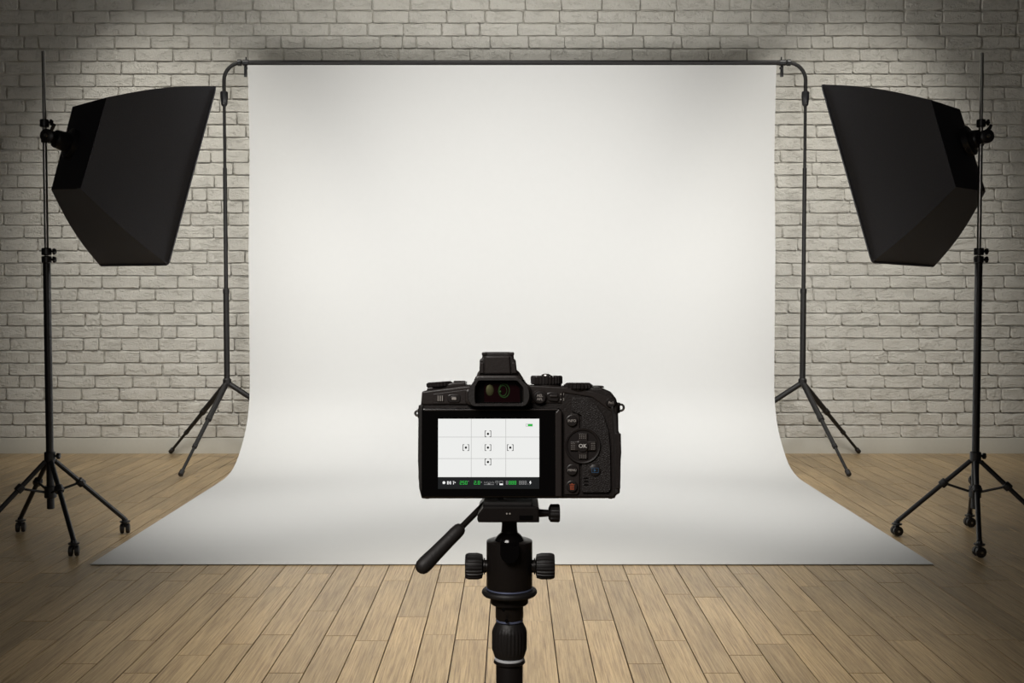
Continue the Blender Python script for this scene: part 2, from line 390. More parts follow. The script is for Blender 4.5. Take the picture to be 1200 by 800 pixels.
# ------------------------------------------------------------------ crossbar
cb_ = empty('backdrop_crossbar', bar_c, 'black horizontal crossbar tube holding the top of the white paper', 'crossbar')
X = lambda px: (px-600)/F*6.335
bm = NB(); cyl(bm, (X(284), 0, 0), (X(922), 0, 0), .0145, n=24); mesh_obj('bar', bm, M_bstand, cb_)
for sx, pa, pb, pc in ((-1, 278.5, 292, 287.5), (1, 926.5, 913, 916.5)):
    bm = NB(); cyl(bm, (X(pa), 0, 0), (X(pa)-sx*.022, 0, 0), .0185, n=24); cyl(bm, (X(pa)-sx*.028, 0, 0), (X(pb), 0, 0), .0168, n=24); mesh_obj('end_collar', bm, M_stand, cb_)
    bm = NB(); box(bm, (X(pc), .004, -.048), (.016, .012, .062), ch=.002); box(bm, (X(pc)-sx*.008, .002, -.03), (.012, .014, .012), ch=.002); mesh_obj('clip', bm, M_stand, cb_)
    bm = NB(); cyl(bm, (X(pc)-sx*.004, 0, .012), (X(pc)-sx*.004, 0, .032), .0035, n=10); mesh_obj('pin', bm, M_stand, cb_)

# ------------------------------------------------------------------ backdrop stands
def ldir(a, b): return (Vector(b)-Vector(a)).normalized()
def backdrop_stand(m, label):
    YB = bar_c.y; d0 = 6.335
    px = (lambda x: x) if m < 0 else (lambda x: 1206.5-x)
    base = unproj(px(265.7), 447, 6.40); cx = base.x
    root = empty('backdrop_stand', (cx, YB, 0), label, 'stand')
    W = lambda p: Vector(p) - root.location
    zz = lambda py: unproj(600, py, d0).z
    P = lambda py: Vector((0, 0, zz(py)))
    bm = NB(); cyl(bm, P(447), P(338), .0165); mesh_obj('pole_section', bm, M_bstand, root)
    bm = NB(); cyl(bm, P(341), P(196), .0115); cyl(bm, P(344), P(338), .0185); mesh_obj('pole_section', bm, M_bstand, root)
    bm = NB(); cyl(bm, P(198), P(118), .0088); mesh_obj('pole_section', bm, M_bstand, root)
    bm = NB(); lathe(bm, P(124), (0, 0, 1), [(.012, 0), (.017, .008), (.022, .05), (.0215, .078), (.017, .083)], 20); c = mesh_obj('pole_connector', bm, M_stand, root)
    bm = NB(); cyl(bm, P(121.3)+Vector((0, -.0135, 0)), P(121.3)+Vector((0, -.0195, 0)), .0055, n=12); mesh_obj('button', bm, M_chrome, c, label='bright metal push button')
    # curved elbow
    rad = .10; ez = bar_c.z; s = -m; pts = [Vector((0, 0, zz(108))), Vector((0, 0, ez-rad))]
    for i in range(1, 9):
        a = math.pi/2*i/8; pts.append(Vector((s*rad*(1-math.cos(a)), 0, ez-rad+rad*math.sin(a))))
    ex = abs(X(px(279)) - cx); pts.append(Vector((s*ex, 0, ez)))
    bm = NB(); tube(bm, pts, .0105, 14); mesh_obj('elbow', bm, M_bstand, root)
    bm = NB(); lathe(bm, P(454), (0, 0, 1), [(.014, 0), (.024, .01), (.024, .04), (.018, .048)], 20); mesh_obj('hub', bm, M_bstand, root)
    hub = P(449)
    f1 = ground(px(199), 528, .012); f1.y = min(f1.y, WALL-.05); f1.x = (px(199)-600)/F*(f1.y*CT+.03)
    f2 = ground(px(211), 557, .012)
    h3 = unproj(px(300), 473, 6.36)
    f3 = W(root.location + (Vector((h3.x-cx, h3.y-YB, 0)).normalized())*.52); f3.z = .012; 
    hw = root.location + hub
    dz = (h3.z-hw.z); k = (f3.z-hub.z)/dz; f3 = Vector(((h3.x-cx)*k, .03, .012))
    for f in (W(f1), W(f2), f3):
        dr = ldir(hub, f); Lg = (f-hub).length; q = lambda t: hub + dr*Lg*t
        bm = NB(); cyl(bm, q(.02), q(.42), .0155); lg = mesh_obj('leg', bm, M_bstand, root)
        bm = NB(); cyl(bm, q(.38), q(.43), .0175); cyl(bm, q(.40), q(.71), .0115); cyl(bm, q(.685), q(.72), .0135); mesh_obj('leg_section', bm, M_bstand, lg)
        bm = NB(); cyl(bm, q(.70), q(.97), .0082); mesh_obj('leg_section', bm, M_bstand, lg)
        bm = NB(); cyl(bm, q(.945), q(1.0), .0135, ch=.005); mesh_obj('rubber_foot', bm, M_knob, lg)
backdrop_stand(-1, 'dark tripod stand holding up the left end of the backdrop crossbar')
backdrop_stand(1, 'dark tripod stand holding up the right end of the backdrop crossbar')

# ------------------------------------------------------------------ rolling light stands
def light_stand(m, X0, Y0, ang, label, tops):
    root = empty('light_stand', (X0, Y0, 0), label, 'light stand')
    def zz(py): 
        d = Y0*CT
        for _ in range(5): z = unproj(600, py, d).z; d = Y0*CT-(z-H)*ST
        return z
    P = lambda py, r=0: Vector((0, 0, zz(py)))
    r3, r2, r1 = .0135, .0085, .006
    bm = NB(); cyl(bm, P(596), P(302), .0142, n=24); mesh_obj('pole_section', bm, M_stand, root)
    bm = NB(); cyl(bm, P(304), P(148), .0082, n=20); mesh_obj('pole_section', bm, M_chrome, root, label='bare steel upper tube')
    bm = NB(); cyl(bm, P(152), P(tops), .0065, n=20); mesh_obj('pole_section', bm, M_chrome, root, label='thin steel top tube')
    def collar(a, b_, r_, knobs, name='collar'):
        bm = NB(); lathe(bm, P(a), (0, 0, 1), [(r_*.86, 0), (r_, .003), (r_, zz(b_)-zz(a)-.003), (r_*.86, zz(b_)-zz(a))], 24); c = mesh_obj(name, bm, M_stand, root)
        for kp, ln in knobs:
            bm = NB(); z = P(kp); cyl(bm, z+Vector((r_*.7, 0, 0)), z+Vector((r_+.006, 0, 0)), .004, n=10)
            lathe(bm, z+Vector((r_+.004, 0, 0)), (1, 0, 0), [(.006, 0, 1), (.0125, .003, 1), (.0125, ln, 1), (.009, ln+.003, 1)], 20, .003); mesh_obj('knob', bm, M_stand, c)
    collar(149, 140, .0165, [(143.5, .008)])
    collar(299, 290.5, .0185, [(294.5, .010)]); collar(308, 300, .0185, [(304, .010)])
    collar(541, 529, .021, [(534, .012)])
    collar(583, 569, .023, [], 'brace_collar')
    hub = P(540)
    for i in range(4):
        a = math.radians(ang[i]); rr = .285; e = Vector((math.cos(a), math.sin(a), 0)); f = e*rr + Vector((0, 0, .058)); st = e*.018 + hub
        bm = NB(); cyl(bm, st, f, .0092, n=14); lg = mesh_obj('leg', bm, M_stand, root)
        j = st + (f-st)*.36; ax = ldir(st, f)
        bm = NB(); cyl(bm, j-ax*.014, j+ax*.014, .0165, n=12); cyl(bm, j-e.cross(Vector((0, 0, 1)))*.018, j+e.cross(Vector((0, 0, 1)))*.018, .008, n=10); mesh_obj('leg_joint', bm, M_stand, lg)
        bm = NB(); cyl(bm, j, P(576)+e*.018, .0048, n=10); mesh_obj('brace', bm, M_stand, root)
        # caster
        bm = NB(); c = e*rr; lathe(bm, c+Vector((0, 0, .044)), (0, 0, 1), [(.014, 0), (.020, .002), (.020, .007), (.012, .009), (.010, .017)], 20)
        dr = Vector((math.cos(a*1.7+m), math.sin(a*1.7+m)*.5, 0)).normalized() if m < 0 else Vector((.12, -1, 0)).normalized()
        sd = dr.cross(Vector((0, 0, 1)))
        sd = Vector((.1, -1, 0)).normalized() if m > 0 else Vector((-1, -.25, 0)).normalized()
        box(bm, c+Vector((0, 0, .036)), (.016, .016, .02), ch=.003); cs = mesh_obj('caster', bm, M_stand, root)
        for s in (-1, 1):
            cc = c + sd*(.0108*s) + Vector((0, 0, .0215))
            bm = NB(); lathe(bm, cc-sd*.0085, sd, [(.012, 0), (.0192, .002), (.0205, .0085), (.0192, .015), (.012, .017)], 24)
            wl = mesh_obj('wheel', bm, M_knob, cs)
            if s == 1 :
                pass
        bm = NB(); cc = c + sd*.018 + Vector((0, 0, .0215)); cyl(bm, cc, cc+sd*.0035, .0045, n=10); mesh_obj('axle_cap', bm, M_silver, cs)
light_stand(-1, -1.782, 4.29, (-52, 38, 136, 222), 'black rolling light stand at far left with steel upper pole, carrying the left softbox', 60)
light_stand(1, 1.800, 4.32, (160, -109, 71, -20), 'black rolling light stand at far right with steel upper pole, carrying the right softbox', 62)

# ------------------------------------------------------------------ softboxes
def softbox(m, prm, tgt, pole, label):
    Xc, Yc, Zc, S, az, ti, Ld, rr = prm
    n = Vector((m*math.cos(az)*math.cos(ti), math.sin(az)*math.cos(ti), -math.sin(ti)))
    u = Vector((-m*math.sin(az), math.cos(az), 0)); v = u.cross(n); v = v if v.z > 0 else -v
    C = Vector((Xc, Yc, Zc)); f = lambda a, b_, k, l: C - n*l + u*a*S/2*k + v*b_*S/2*k
    raw = [f(-1, 1, 1, 0), f(-1, -1, 1, 0), f(1, -1, 1, 0), f(-1, 1, rr, Ld), f(-1, -1, rr, Ld), f(1, 1, rr, Ld), f(1, -1, rr, Ld)]
    q = [unproj(t[0], t[1], project(p)[2]) for p, t in zip(raw, tgt)]
    NT, NBm, FB = q[0], q[1], q[2]; FT = FB + (NT-NBm)*.98
    Fr = [NT, NBm, FB, FT]; Rr = [q[3], q[4], q[6], q[5]]
    cF = sum(Fr, Vector())/4; cR = sum(Rr, Vector())/4
    root = empty('softbox', cR, label, 'softbox'); W = lambda p: p - root.location
    def corner(i, t):
        p = Fr[i].lerp(Rr[i], t); c = cF.lerp(cR, t); return p + (p-c).normalized()*.020*math.sin(math.pi*t)
    ns, nu = 10, 8
    for i in range(4):
        j = (i+1) % 4; bm = NB(); out = []; inn = []
        for a in range(ns+1):
            t = a/ns; A, B = corner(i, t), corner(j, t); c = cF.lerp(cR, t); ro, ri = [], []
            for b_ in range(nu+1):
                s_ = b_/nu; p = A.lerp(B, s_); dd = (A+B)/2 - c
                p = p - dd.normalized()*(.010*math.sin(math.pi*s_)*(.4+math.sin(math.pi*t)))*.6
                ro.append(bm.verts.new(W(p))); ri.append(bm.verts.new(W(p - dd.normalized()*.003)))
            out.append(ro); inn.append(ri)
        for g_ in (out, inn):
            for a in range(ns):
                for b_ in range(nu): bm.faces.new((g_[a][b_], g_[a][b_+1], g_[a+1][b_+1], g_[a+1][b_]))
        for a in range(ns):
            for b_ in (0, nu): bm.faces.new((out[a][b_], out[a+1][b_], inn[a+1][b_], inn[a][b_]))
        for b_ in range(nu):
            for a in (0, ns): bm.faces.new((out[a][b_], out[a][b_+1], inn[a][b_+1], inn[a][b_]))
        mesh_obj('side_panel', bm, M_fab, root, 40)
    def loop(P, r_, name, mt):
        bm = NB(); pts = rnd3(P, .02)
        pts = pts + [pts[0], pts[1]]; tube(bm, [W(p) for p in pts], r_, 8); mesh_obj(name, bm, mt, root)
    def rnd3(P, r_):
        out = []
        for i in range(len(P)):
            a, b_, c = P[i-1], P[i], P[(i+1) % len(P)]
            s0 = b_+(a-b_).normalized()*r_; s1 = b_+(c-b_).normalized()*r_
            out += [s0, (s0+b_*2+s1)/4, s1]
        return out
    loop(Fr, .0045, 'front_rim', M_fab)
    # rear panel with four ribs bowed to the ring
    bm = NB(); cRo = cR - n*.012
    grid = []
    for a in range(9):
        row = []
        for b_ in range(9):
            s_, t_ = a/8, b_/8; p = Rr[0].lerp(Rr[1], s_).lerp(Rr[3].lerp(Rr[2], s_), t_)
            p = p - n*(.018*math.sin(math.pi*s_)*math.sin(math.pi*t_)); row.append((bm.verts.new(W(p)), bm.verts.new(W(p+n*.004))))
        grid.append(row)
    for a in range(8):
        for b_ in range(8):
            for k in (0, 1): bm.faces.new((grid[a][b_][k], grid[a+1][b_][k], grid[a+1][b_+1][k], grid[a][b_+1][k]))
    for a in range(8):
        for ra, rb in (((a, 0), (a+1, 0)), ((a, 8), (a+1, 8)), ((0, a), (0, a+1)), ((8, a), (8, a+1))):
            A, B = grid[ra[0]][ra[1]], grid[rb[0]][rb[1]]; bm.faces.new((A[0], B[0], B[1], A[1]))
    mesh_obj('rear_panel', bm, M_fabr, root, 40)
    # diffuser
    bm = NB(); ins = [W(p + (cF-p)*.03 - n*.006) for p in Fr]; a = [bm.verts.new(p) for p in ins]; b2 = [bm.verts.new(p-n*.003) for p in ins]
    bm.faces.new(a); bm.faces.new(b2)
    for k in range(4): bm.faces.new((a[k], a[(k+1) % 4], b2[(k+1) % 4], b2[k]))
    mesh_obj('front_diffuser', bm, M_diff, root)
    l = bpy.data.lights.new('softbox_lamp', 'AREA'); l.shape = 'RECTANGLE'; l.size = S*.93; l.size_y = S*.93; l.energy = SOFTBOX_W*.5; l.color = (1, .985, .95)
    o = bpy.data.objects.new('softbox_lamp', l); COL.objects.link(o); o.parent = root
    o.rotation_euler = n.to_track_quat('-Z', 'Y').to_euler(); o.location = W(cF + n*.006)
    # speed ring + bracket to the stand
    uR, vR = u, v
    rc = cR - n*.02
    rc = unproj((90 if m > 0 else 1128), 171 if m > 0 else 168, project(cR)[2]) - n*.02
    bm = NB(); lathe(bm, W(rc)+n*.012, -n, [(.056, 0), (.060, .004), (.060, .026), (.054, .03), (.036, .032)], 32); sr = mesh_obj('speed_ring', bm, M_stand, root)
    pv = pole; ang = ldir(pv, rc)
    bm = NB(); cyl(bm, W(pv+ang*.02), W(rc), .034, .040, n=24); mesh_obj('lamp_housing', bm, M_stand, root)
    bm = NB(); yy = Vector((0, -1, 0)); lathe(bm, W(pv)+Vector((0, .020, 0)), yy, [(.020, 0), (.026, .004), (.026, .046), (.019, .05)], 24); br = mesh_obj('tilt_bracket', bm, M_stand, root)
    bm = NB(); pc = W(pv)+Vector((0, -.03, 0)); cyl(bm, pc, pc+Vector((0, -.008, 0)), .007, n=12); mesh_obj('bolt', bm, M_chrome, br, label='bright bolt head')
    bm = NB(); tube(bm, [W(pv)+Vector((m*.012, -.02, .012)), W(pv)+Vector((m*.022 if m > 0 else .008, -.024, .03)), W(pv)+Vector((m*.032 if m > 0 else .014, -.026, .043))], [.006, .007, .005], 10); mesh_obj('lever', bm, M_stand, br)
    bm = NB(); e = Vector((pole_x[m], pole_y[m], pv.z)); lathe(bm, W(e)-Vector((0, 0, .02)), (0, 0, 1), [(.010, 0), (.0135, .002), (.0135, .038), (.010, .04)], 20); mesh_obj('stand_socket', bm, M_stand, root)
pole_x = {1: -1.782, -1: 1.800}; pole_y = {1: 4.29, -1: 4.32}
softbox(1, (-1.444, 4.5623, 1.4303, .7173, .6971, .3026, .3325, .4964), [(253,101),(197,310),(117,311),(125,114),(94.5,221),(85,125),(60,222)],
        unproj(58, 160, 4.24), 'black softbox on the left light stand, rear and side panels towards the camera')
softbox(-1, (1.5, 4.578, 1.4331, .7209, .6752, .3048, .3249, .4872), [(963,99),(1022,307),(1095,312),(1091,117),(1120,219),(1125,128),(1155,224)],
        unproj(1154, 160.5, 4.27), 'black softbox on the right light stand, rear and side panels towards the camera')

# ------------------------------------------------------------------ photo camera on its tripod (pixel units of 0.55 mm)
DD = .722; U = DD/F; TILT = math.radians(3.5)
croot = empty('photo_camera', unproj(609, 583.5, DD), 'black mirrorless camera seen from behind with lit screen, mounted on the centre tripod', 'camera', rot=(-TILT, 0, 0))
def c4(x, y): return (470+x/4 - 609)*U, (583.5 - (400+y/4))*U       # first close-up, four pixels to one
def pts(L_): return [Vector(c4(*p)) for p in L_]
def cap(bm, vs):
    for a, b_, c in tessellate_polygon([[(v.co.x, v.co.z, 0) for v in vs]]):
        try: bm.faces.new((vs[a], vs[b_], vs[c]))
        except ValueError: pass
def flat_caps(o):
    for p in o.data.polygons:
        if abs(p.normal.y) > .9995: p.use_smooth = False
    return o
def slab(name, L_, y0, y1, mt, parent=croot, bev=.0006, rd=0, label=None, sharp=18, seg=4):
    """outline in close-up pixels, back face (towards the photographer) at y0 mm, front at y1 mm"""
    P = pts(L_); P = rnd(P, rd/4*U, seg) if rd else P
    y0, y1 = y0/1000, y1/1000; bm = NB(); bev = min(bev, (y1-y0)*.6)
    lay = [(inset(P, bev), y0), (inset(P, bev*.3), y0+bev*.3), (P, y0+bev), (P, y1)]
    rr = [[bm.verts.new((p.x, y, p.y)) for p in Q] for Q, y in lay]; n = len(P)
    for a, b_ in zip(rr, rr[1:]):
        for k in range(n): bm.faces.new((a[k], a[(k+1) % n], b_[(k+1) % n], b_[k]))
    cap(bm, rr[0]); cap(bm, rr[-1])
    return flat_caps(mesh_obj(name, bm, mt, parent, sharp, label))
def rect(x0, y0, x1, y1): return [(x0, y0), (x1, y0), (x1, y1), (x0, y1)]
def disc(name, x, y, r, y0, y1, mt, parent=croot, prof=None, n=32, label=None):
    cx, cz = c4(x, y); r = r/4*U; bm = NB(); h = (y1-y0)/1000
    pr = prof or [(1, 0), (1, .7), (.86, 1)]
    lathe(bm, (cx, y1/1000, cz), (0, -1, 0), [(p[0]*r, p[1]*h) for p in pr], n)
    return mesh_obj(name, bm, mt, parent, label=label)
def vdisc(name, x, ytop, ybot, r, ydepth, mt, parent=croot, ridge=0, n=96, prof=None, tilt=(0, 0, 1)):
    """upright dial: centre x, top and bottom rows, radius in close-up pixels; ydepth mm of its axis"""
    cx, z1 = c4(x, ytop); _, z0 = c4(x, ybot); r = r/4*U; h = z1-z0; bm = NB()
    pr = prof or [(.93, 0, 0), (1, .12, 1), (1, .85, 1), (.93, 1, 0)]
    lathe(bm, (cx, ydepth/1000, z0), tilt, [(p[0]*r, p[1]*h, p[2]) for p in pr], n, ridge)
    return mesh_obj(name, bm, mt, parent, 25)
TXT = []
def text(s, x, y, size, yd, mt, parent, name='lettering', align='CENTER'):
    c = bpy.data.curves.new(name, 'FONT'); c.body = s; c.size = size/4*U; c.align_x = align; c.align_y = 'CENTER'; c.extrude = .00004; c.resolution_u = 2; c.offset = size/4*U*.012
    o = bpy.data.objects.new(name, c); COL.objects.link(o); dg = bpy.context.evaluated_depsgraph_get()
    me = bpy.data.meshes.new_from_object(o.evaluated_get(dg)); bpy.data.objects.remove(o)
    me.materials.clear(); me.materials.append(mt); o = bpy.data.objects.new(name, me); COL.objects.link(o); o.parent = parent
    cx, cz = c4(x, y); o.location = (cx, yd/1000, cz); o.rotation_euler = (math.pi/2, 0, 0); return o

slab('body', [(96, 236), (122, 228), (300, 206), (600, 206), (900, 214), (940, 216), (985, 236), (1010, 268), (1019, 300), (1021, 420), (1030, 440), (1031, 520), (1028, 560), (1027, 712), (1008, 722), (1004, 736), (96, 737), (84, 690), (78, 560), (80, 300), (92, 296)], 0, 36, M_body, bev=.0016, rd=6)
slab('shoulder_plate', [(98, 236), (124, 232), (306, 210), (330, 210), (330, 297), (96, 297)], -1.2, 20, M_trim, bev=.0008, rd=5)
slab('shoulder_step', [(118, 230), (300, 210), (300, 190), (240, 194), (120, 218)], 3, 30, M_trim, bev=.0008, rd=4)
slab('button_panel', [(150, 246), (318, 224), (322, 292), (148, 292)], -1.7, 2, M_trim, bev=.0003, rd=4)
q = slab('square_mark', rect(168, 250, 201, 283), -2.1, 0, M_btn, bev=.0002, rd=3)
for k in range(3): slab('line', rect(172+k*10, 254, 176+k*10, 279), -2.25, -2, M_ink, q, bev=.00005)
q = slab('oval_button', rect(217, 247, 279, 287), -2.4, 0, M_btn, bev=.0005, rd=20); slab('button_face', rect(232, 256, 265, 278), -2.7, -2, M_trim, q, bev=.0003, rd=9)
slab('button_icon', rect(238, 261, 259, 273), -2.85, -2.6, M_ink, q, bev=.0001, rd=2)
# top dials
vdisc('mode_dial', 176, 190, 216, 62, 9, M_btn, ridge=.0004, tilt=(-.07, 0, 1), prof=[(.85, 0, 0), (1, .25, 1), (1, .8, 1), (.86, 1, 0)])
vdisc('dial_lever', 268, 186, 210, 29, 16, M_trim, prof=[(1, 0, 0), (1, .8, 0), (.9, 1, 0)])
q = vdisc('control_dial', 685, 161, 202, 76, 11, M_btn, ridge=.0007, n=120)
vdisc('dial_cap', 683, 152, 163, 24, 11, M_silver, q, prof=[(1, 0, 0), (.9, .6, 0), (.5, 1, 0)])
vdisc('dial_foot', 690, 200, 216, 66, 11, M_trim, q, prof=[(1, 0, 0), (1, 1, 0)])
q = vdisc('command_dial', 833, 194, 228, 69, 5.5, M_btn, ridge=.0009, n=88, prof=[(.8, 0, 0), (1, .25, 1), (1, .7, 1), (.78, 1, 1)])
vdisc('dial_foot', 833, 226, 240, 55, 5.5, M_trim, q, prof=[(.8, 0, 0), (1, .9, 0)])
vdisc('shutter_button', 940, 211, 222, 34, 34, M_trim, prof=[(1, 0, 0), (.9, .7, 0), (.6, 1, 0)])
# top right plate
slab('top_plate', [(600, 205), (770, 214), (900, 234), (1000, 268), (1012, 300), (1014, 340), (1005, 345), (935, 290), (895, 262), (760, 240), (752, 290), (606, 290)], -1.0, 14, M_trim, bev=.0008, rd=5)
q = disc('function_button', 983, 287, 24, -2.8, 0, M_btn, prof=[(1, 0), (1, .6), (.8, 1)]); text('Fn1', 984, 287, 17, -2.85, M_ink, q)
slab('thumb_rest', [(985, 300), (1012, 345), (1018, 420), (1022, 520), (1022, 710), (1000, 715), (996, 420)], -3, 10, M_rub, bev=.001, rd=6)
slab('card_door', [(1000, 425), (1029, 430), (1031, 520), (1028, 560), (1026, 690), (1003, 690)], -3.6, 30, M_body, bev=.0008, rd=4)
# AEL button and lever
q = disc('lever_base', 650, 260, 36, -1.9, 0, M_trim); 
q = disc('exposure_lock_button', 650, 262, 29, -4.2, 0, M_btn, prof=[(1, 0), (1, .7), (.93, .9), (.8, .92), (.78, .86)]); text('AEL', 650, 253, 17, -4.25+.35, M_ink, q); text('AFL', 650, 270, 17, -3.9, M_ink, q)
slab('switch_lever', [(680, 244), (700, 236), (735, 240), (742, 262), (735, 282), (690, 278)], -2.4, 0, M_btn, bev=.0006, rd=8)
slab('lever_tip', rect(696, 250, 734, 262), -3.4, 0, M_trim, bev=.0005, rd=5)
for yy_, s_ in ((247, '1'), (272, '2')):
    disc('index_dot', 749, yy_, 3.2, -1.15, -.5, M_ink, n=10); text(s_, 762, yy_, 15, -1.1, M_ink, croot)
# lugs
for x, y, r_ in ((68, 341, 15), (1040, 314, 19)):
    cx, cz = c4(x, y); bm = NB(); ring(bm, (cx, .014, cz), (0, 1, 0), (r_-4)/4*U, 5.5/4*U); lg = mesh_obj('strap_lug', bm, M_silver, croot, label='round metal strap lug')
slab('lug_plate', [(1008, 288), (1036, 290), (1036, 338), (1010, 346)], 11, 17, M_body, bev=.0008, rd=4)
slab('lug_plate', [(70, 318), (92, 312), (92, 366), (70, 364)], 11, 17, M_body, bev=.0008, rd=4)
# side strip left of the screen
slab('side_grip', [(82, 300), (104, 300), (104, 700), (90, 700), (82, 640)], -1.8, 10, M_rub, bev=.0008, rd=4)
# viewfinder
slab('viewfinder_housing', [(330, 215), (352, 158), (548, 158), (606, 212), (612, 270), (590, 300), (322, 300), (300, 285), (302, 225)], -6, 22, M_trim, bev=.0015, rd=14)
slab('prism_hump', [(335, 215), (358, 145), (372, 130), (540, 130), (556, 145), (590, 200), (590, 260), (335, 260)], 3, 30, M_trim, bev=.001, rd=8)
slab('accessory_shoe', [(366, 156), (368, 86), (380, 76), (380, 54), (392, 49), (514, 49), (527, 54), (529, 80), (538, 88), (545, 156)], 0, 22, M_body, bev=.0012, rd=5)
slab('shoe_cover', [(391, 152), (394, 68), (510, 68), (515, 152)], -1.6, 4, M_trim, bev=.0009, rd=6)
for x0, x1 in ((378, 402), (506, 530)): slab('shoe_corner', rect(x0, 50, x1, 66), -.8, 10, M_trim, bev=.0008, rd=6)
slab('shoe_foot', [(368, 150), (369, 98), (388, 98), (388, 150)], -1, 8, M_trim, bev=.0006, rd=3); slab('shoe_foot', [(519, 150), (519, 98), (537, 98), (543, 150)], -1, 8, M_trim, bev=.0006, rd=3)
def eyecup():
    O = rnd(pts([(318, 222), (352, 172), (556, 172), (600, 218), (604, 268), (582, 300), (336, 300), (312, 270)]), 16/4*U)
    I = rnd(pts([(352, 212), (366, 182), (542, 182), (570, 214), (570, 288), (352, 288)]), 6/4*U); 
    n = len(O)
    import bisect
    def res(P, n):
        Ls = [0]; Q = P+[P[0]]
        for a, b_ in zip(Q, Q[1:]): Ls.append(Ls[-1]+(b_-a).length)
        out = []
        for k in range(n):
            t = Ls[-1]*k/n; i = min(max(bisect.bisect(Ls, t)-1, 0), len(P)-1); f_ = (t-Ls[i])/max(Ls[i+1]-Ls[i], 1e-9); out.append(Q[i].lerp(Q[i+1], f_))
        return out
    c = Vector((0, 0)); 
    def angs(P):
        cc = Vector(c4(458, 236)); out = []
        for k in range(96):
            a = 2*math.pi*k/96; d = Vector((math.cos(a), math.sin(a))); best = None
            for p, q_ in zip(P, P[1:]+P[:1]):
                e = q_-p; den = d.x*e.y - d.y*e.x
                if abs(den) < 1e-12: continue
                w_ = p-cc; t = (w_.x*e.y-w_.y*e.x)/den; s_ = (w_.x*d.y-w_.y*d.x)/den
                if t > 0 and -1e-6 <= s_ <= 1+1e-6: best = t if best is None else max(best, t)
            out.append(cc+d*best)
        return out
    O, I = angs(O), angs(I); bm = NB(); n = 96
    mid = [o_.lerp(i_, .12) for o_, i_ in zip(O, I)]; mid2 = [o_.lerp(i_, .85) for o_, i_ in zip(O, I)]
    lay = [(O, -.004), (O, -.0115), (mid, -.0135), (mid2, -.0135), (I, -.0125), (I, -.0065)]
    rr = [[bm.verts.new((p.x, y, p.y)) for p in Q] for Q, y in lay]
    for a, b_ in zip(rr, rr[1:]):
        for k in range(n): bm.faces.new((a[k], a[(k+1) % n], b_[(k+1) % n], b_[k]))
    return mesh_obj('eyecup', bm, M_rub, croot, 40)
ec = eyecup()
slab('eyepiece_plate', rect(345, 178, 575, 292), -7.5, -5, M_gloss, ec, bev=.0002)
vw = slab('eyepiece_window', [(391, 190), (530, 190), (556, 218), (560, 284), (391, 284)], -8.2, -6, M_lens, croot, bev=.0003, rd=4)
def reflection_el(x, y, rx, rz, mt, dep):  # flat coloured shape that paints a reflection on the eyepiece window
    cx, cz = c4(x, y); bm = NB(); bmesh.ops.create_uvsphere(bm, u_segments=24, v_segments=14, radius=1)
    for v in bm.verts: v.co = Vector((cx+v.co.x*rx/4*U, -.0082+v.co.y*dep, cz+v.co.z*rz/4*U))
    mesh_obj('painted_reflection', bm, mt, vw)
reflection_el(417, 227, 19, 27, M_olive, .0005)
for lx, rx, rz, tk in ((483, 25, 31, 2.2), (479, 17, 24, 1.4)):  # green rings paint the curved reflections in the eyepiece
    cx, cz = c4(lx, 230); bm = NB(); ring(bm, (0, 0, 0), (0, 1, 0), 1, tk/rx, 40, 6, .3)
    for v in bm.verts: v.co = Vector((cx+v.co.x*rx/4*U, -.0084+v.co.y*.001, cz+v.co.z*rz/4*U))
    mesh_obj('painted_reflection', bm, M_green, vw)
reflection_el(466, 236, 6, 8, M_green, .0006)
# screen
slab('screen_frame', [(98, 322), (106, 312), (742, 312), (754, 326), (754, 728), (98, 728)], -4.2, 2, M_gloss, bev=.0009, rd=8)
slab('frame_lip', [(108, 318), (732, 314), (738, 322), (110, 325)], -4.6, -3.9, M_trim, bev=.0003)
slab('hinge_strip', [(722, 332), (738, 314), (753, 330), (753, 724), (722, 724)], -5.0, 0, M_trim, bev=.0008, rd=5)
scr = slab('display', rect(174, 360, 648, 688), -4.6, -3.9, M_gloss, bev=.0001)
slab('live_image', rect(175.5, 361, 647, 632), -4.75, -4.4, M_white, scr, bev=.00003)
slab('status_bar', rect(175.5, 632.5, 647, 687), -4.75, -4.4, M_sbar, scr, bev=.00003)
for x in (330, 491): slab('grid_line', rect(x-1.2, 361, x+1.2, 632), -4.8, -4.7, M_sgrid, scr, bev=.00001)
for y in (446, 546): slab('grid_line', rect(176, y-1.2, 647, y+1.2), -4.8, -4.7, M_sgrid, scr, bev=.00001)
cx, cz = c4(408, 495); bm = NB(); ring(bm, (cx, -.0048, cz), (0, 1, 0), 29/4*U, 1.1/4*U, 40, 4, .3); mesh_obj('focus_circle', bm, M_faint, scr)
def multi(name, rects, y0, y1, mt, parent):
    bm = NB()
    for x0, a, x1, b_ in rects:
        A, B = Vector(c4(x0, a)), Vector(c4(x1, b_)); box(bm, ((A.x+B.x)/2, (y0+y1)/2000, (A.y+B.y)/2), (abs(B.x-A.x), (y1-y0)/1000, abs(A.y-B.y)))
    return mesh_obj(name, bm, mt, parent, label=None)
for x, y in ((408, 431), (305, 495), (408, 495), (512, 495), (408, 562)):
    a, t = 15, 2.6; rc_ = []
    for s in (-1, 1):
        xo = x+s*a; rc_ += [(min(xo, xo-s*t), y-a, max(xo, xo-s*t), y+a)]
        for z in (-1, 1): rc_ += [(min(xo, xo-s*8), min(y+z*a, y+z*(a-t)), max(xo, xo-s*8), max(y+z*a, y+z*(a-t)))]
    q = multi('focus_bracket', rc_, -4.86, -4.7, M_sblack, scr)
    disc('focus_dot', x, y, 5.5, -4.86, -4.7, M_sblack, scr, n=16)
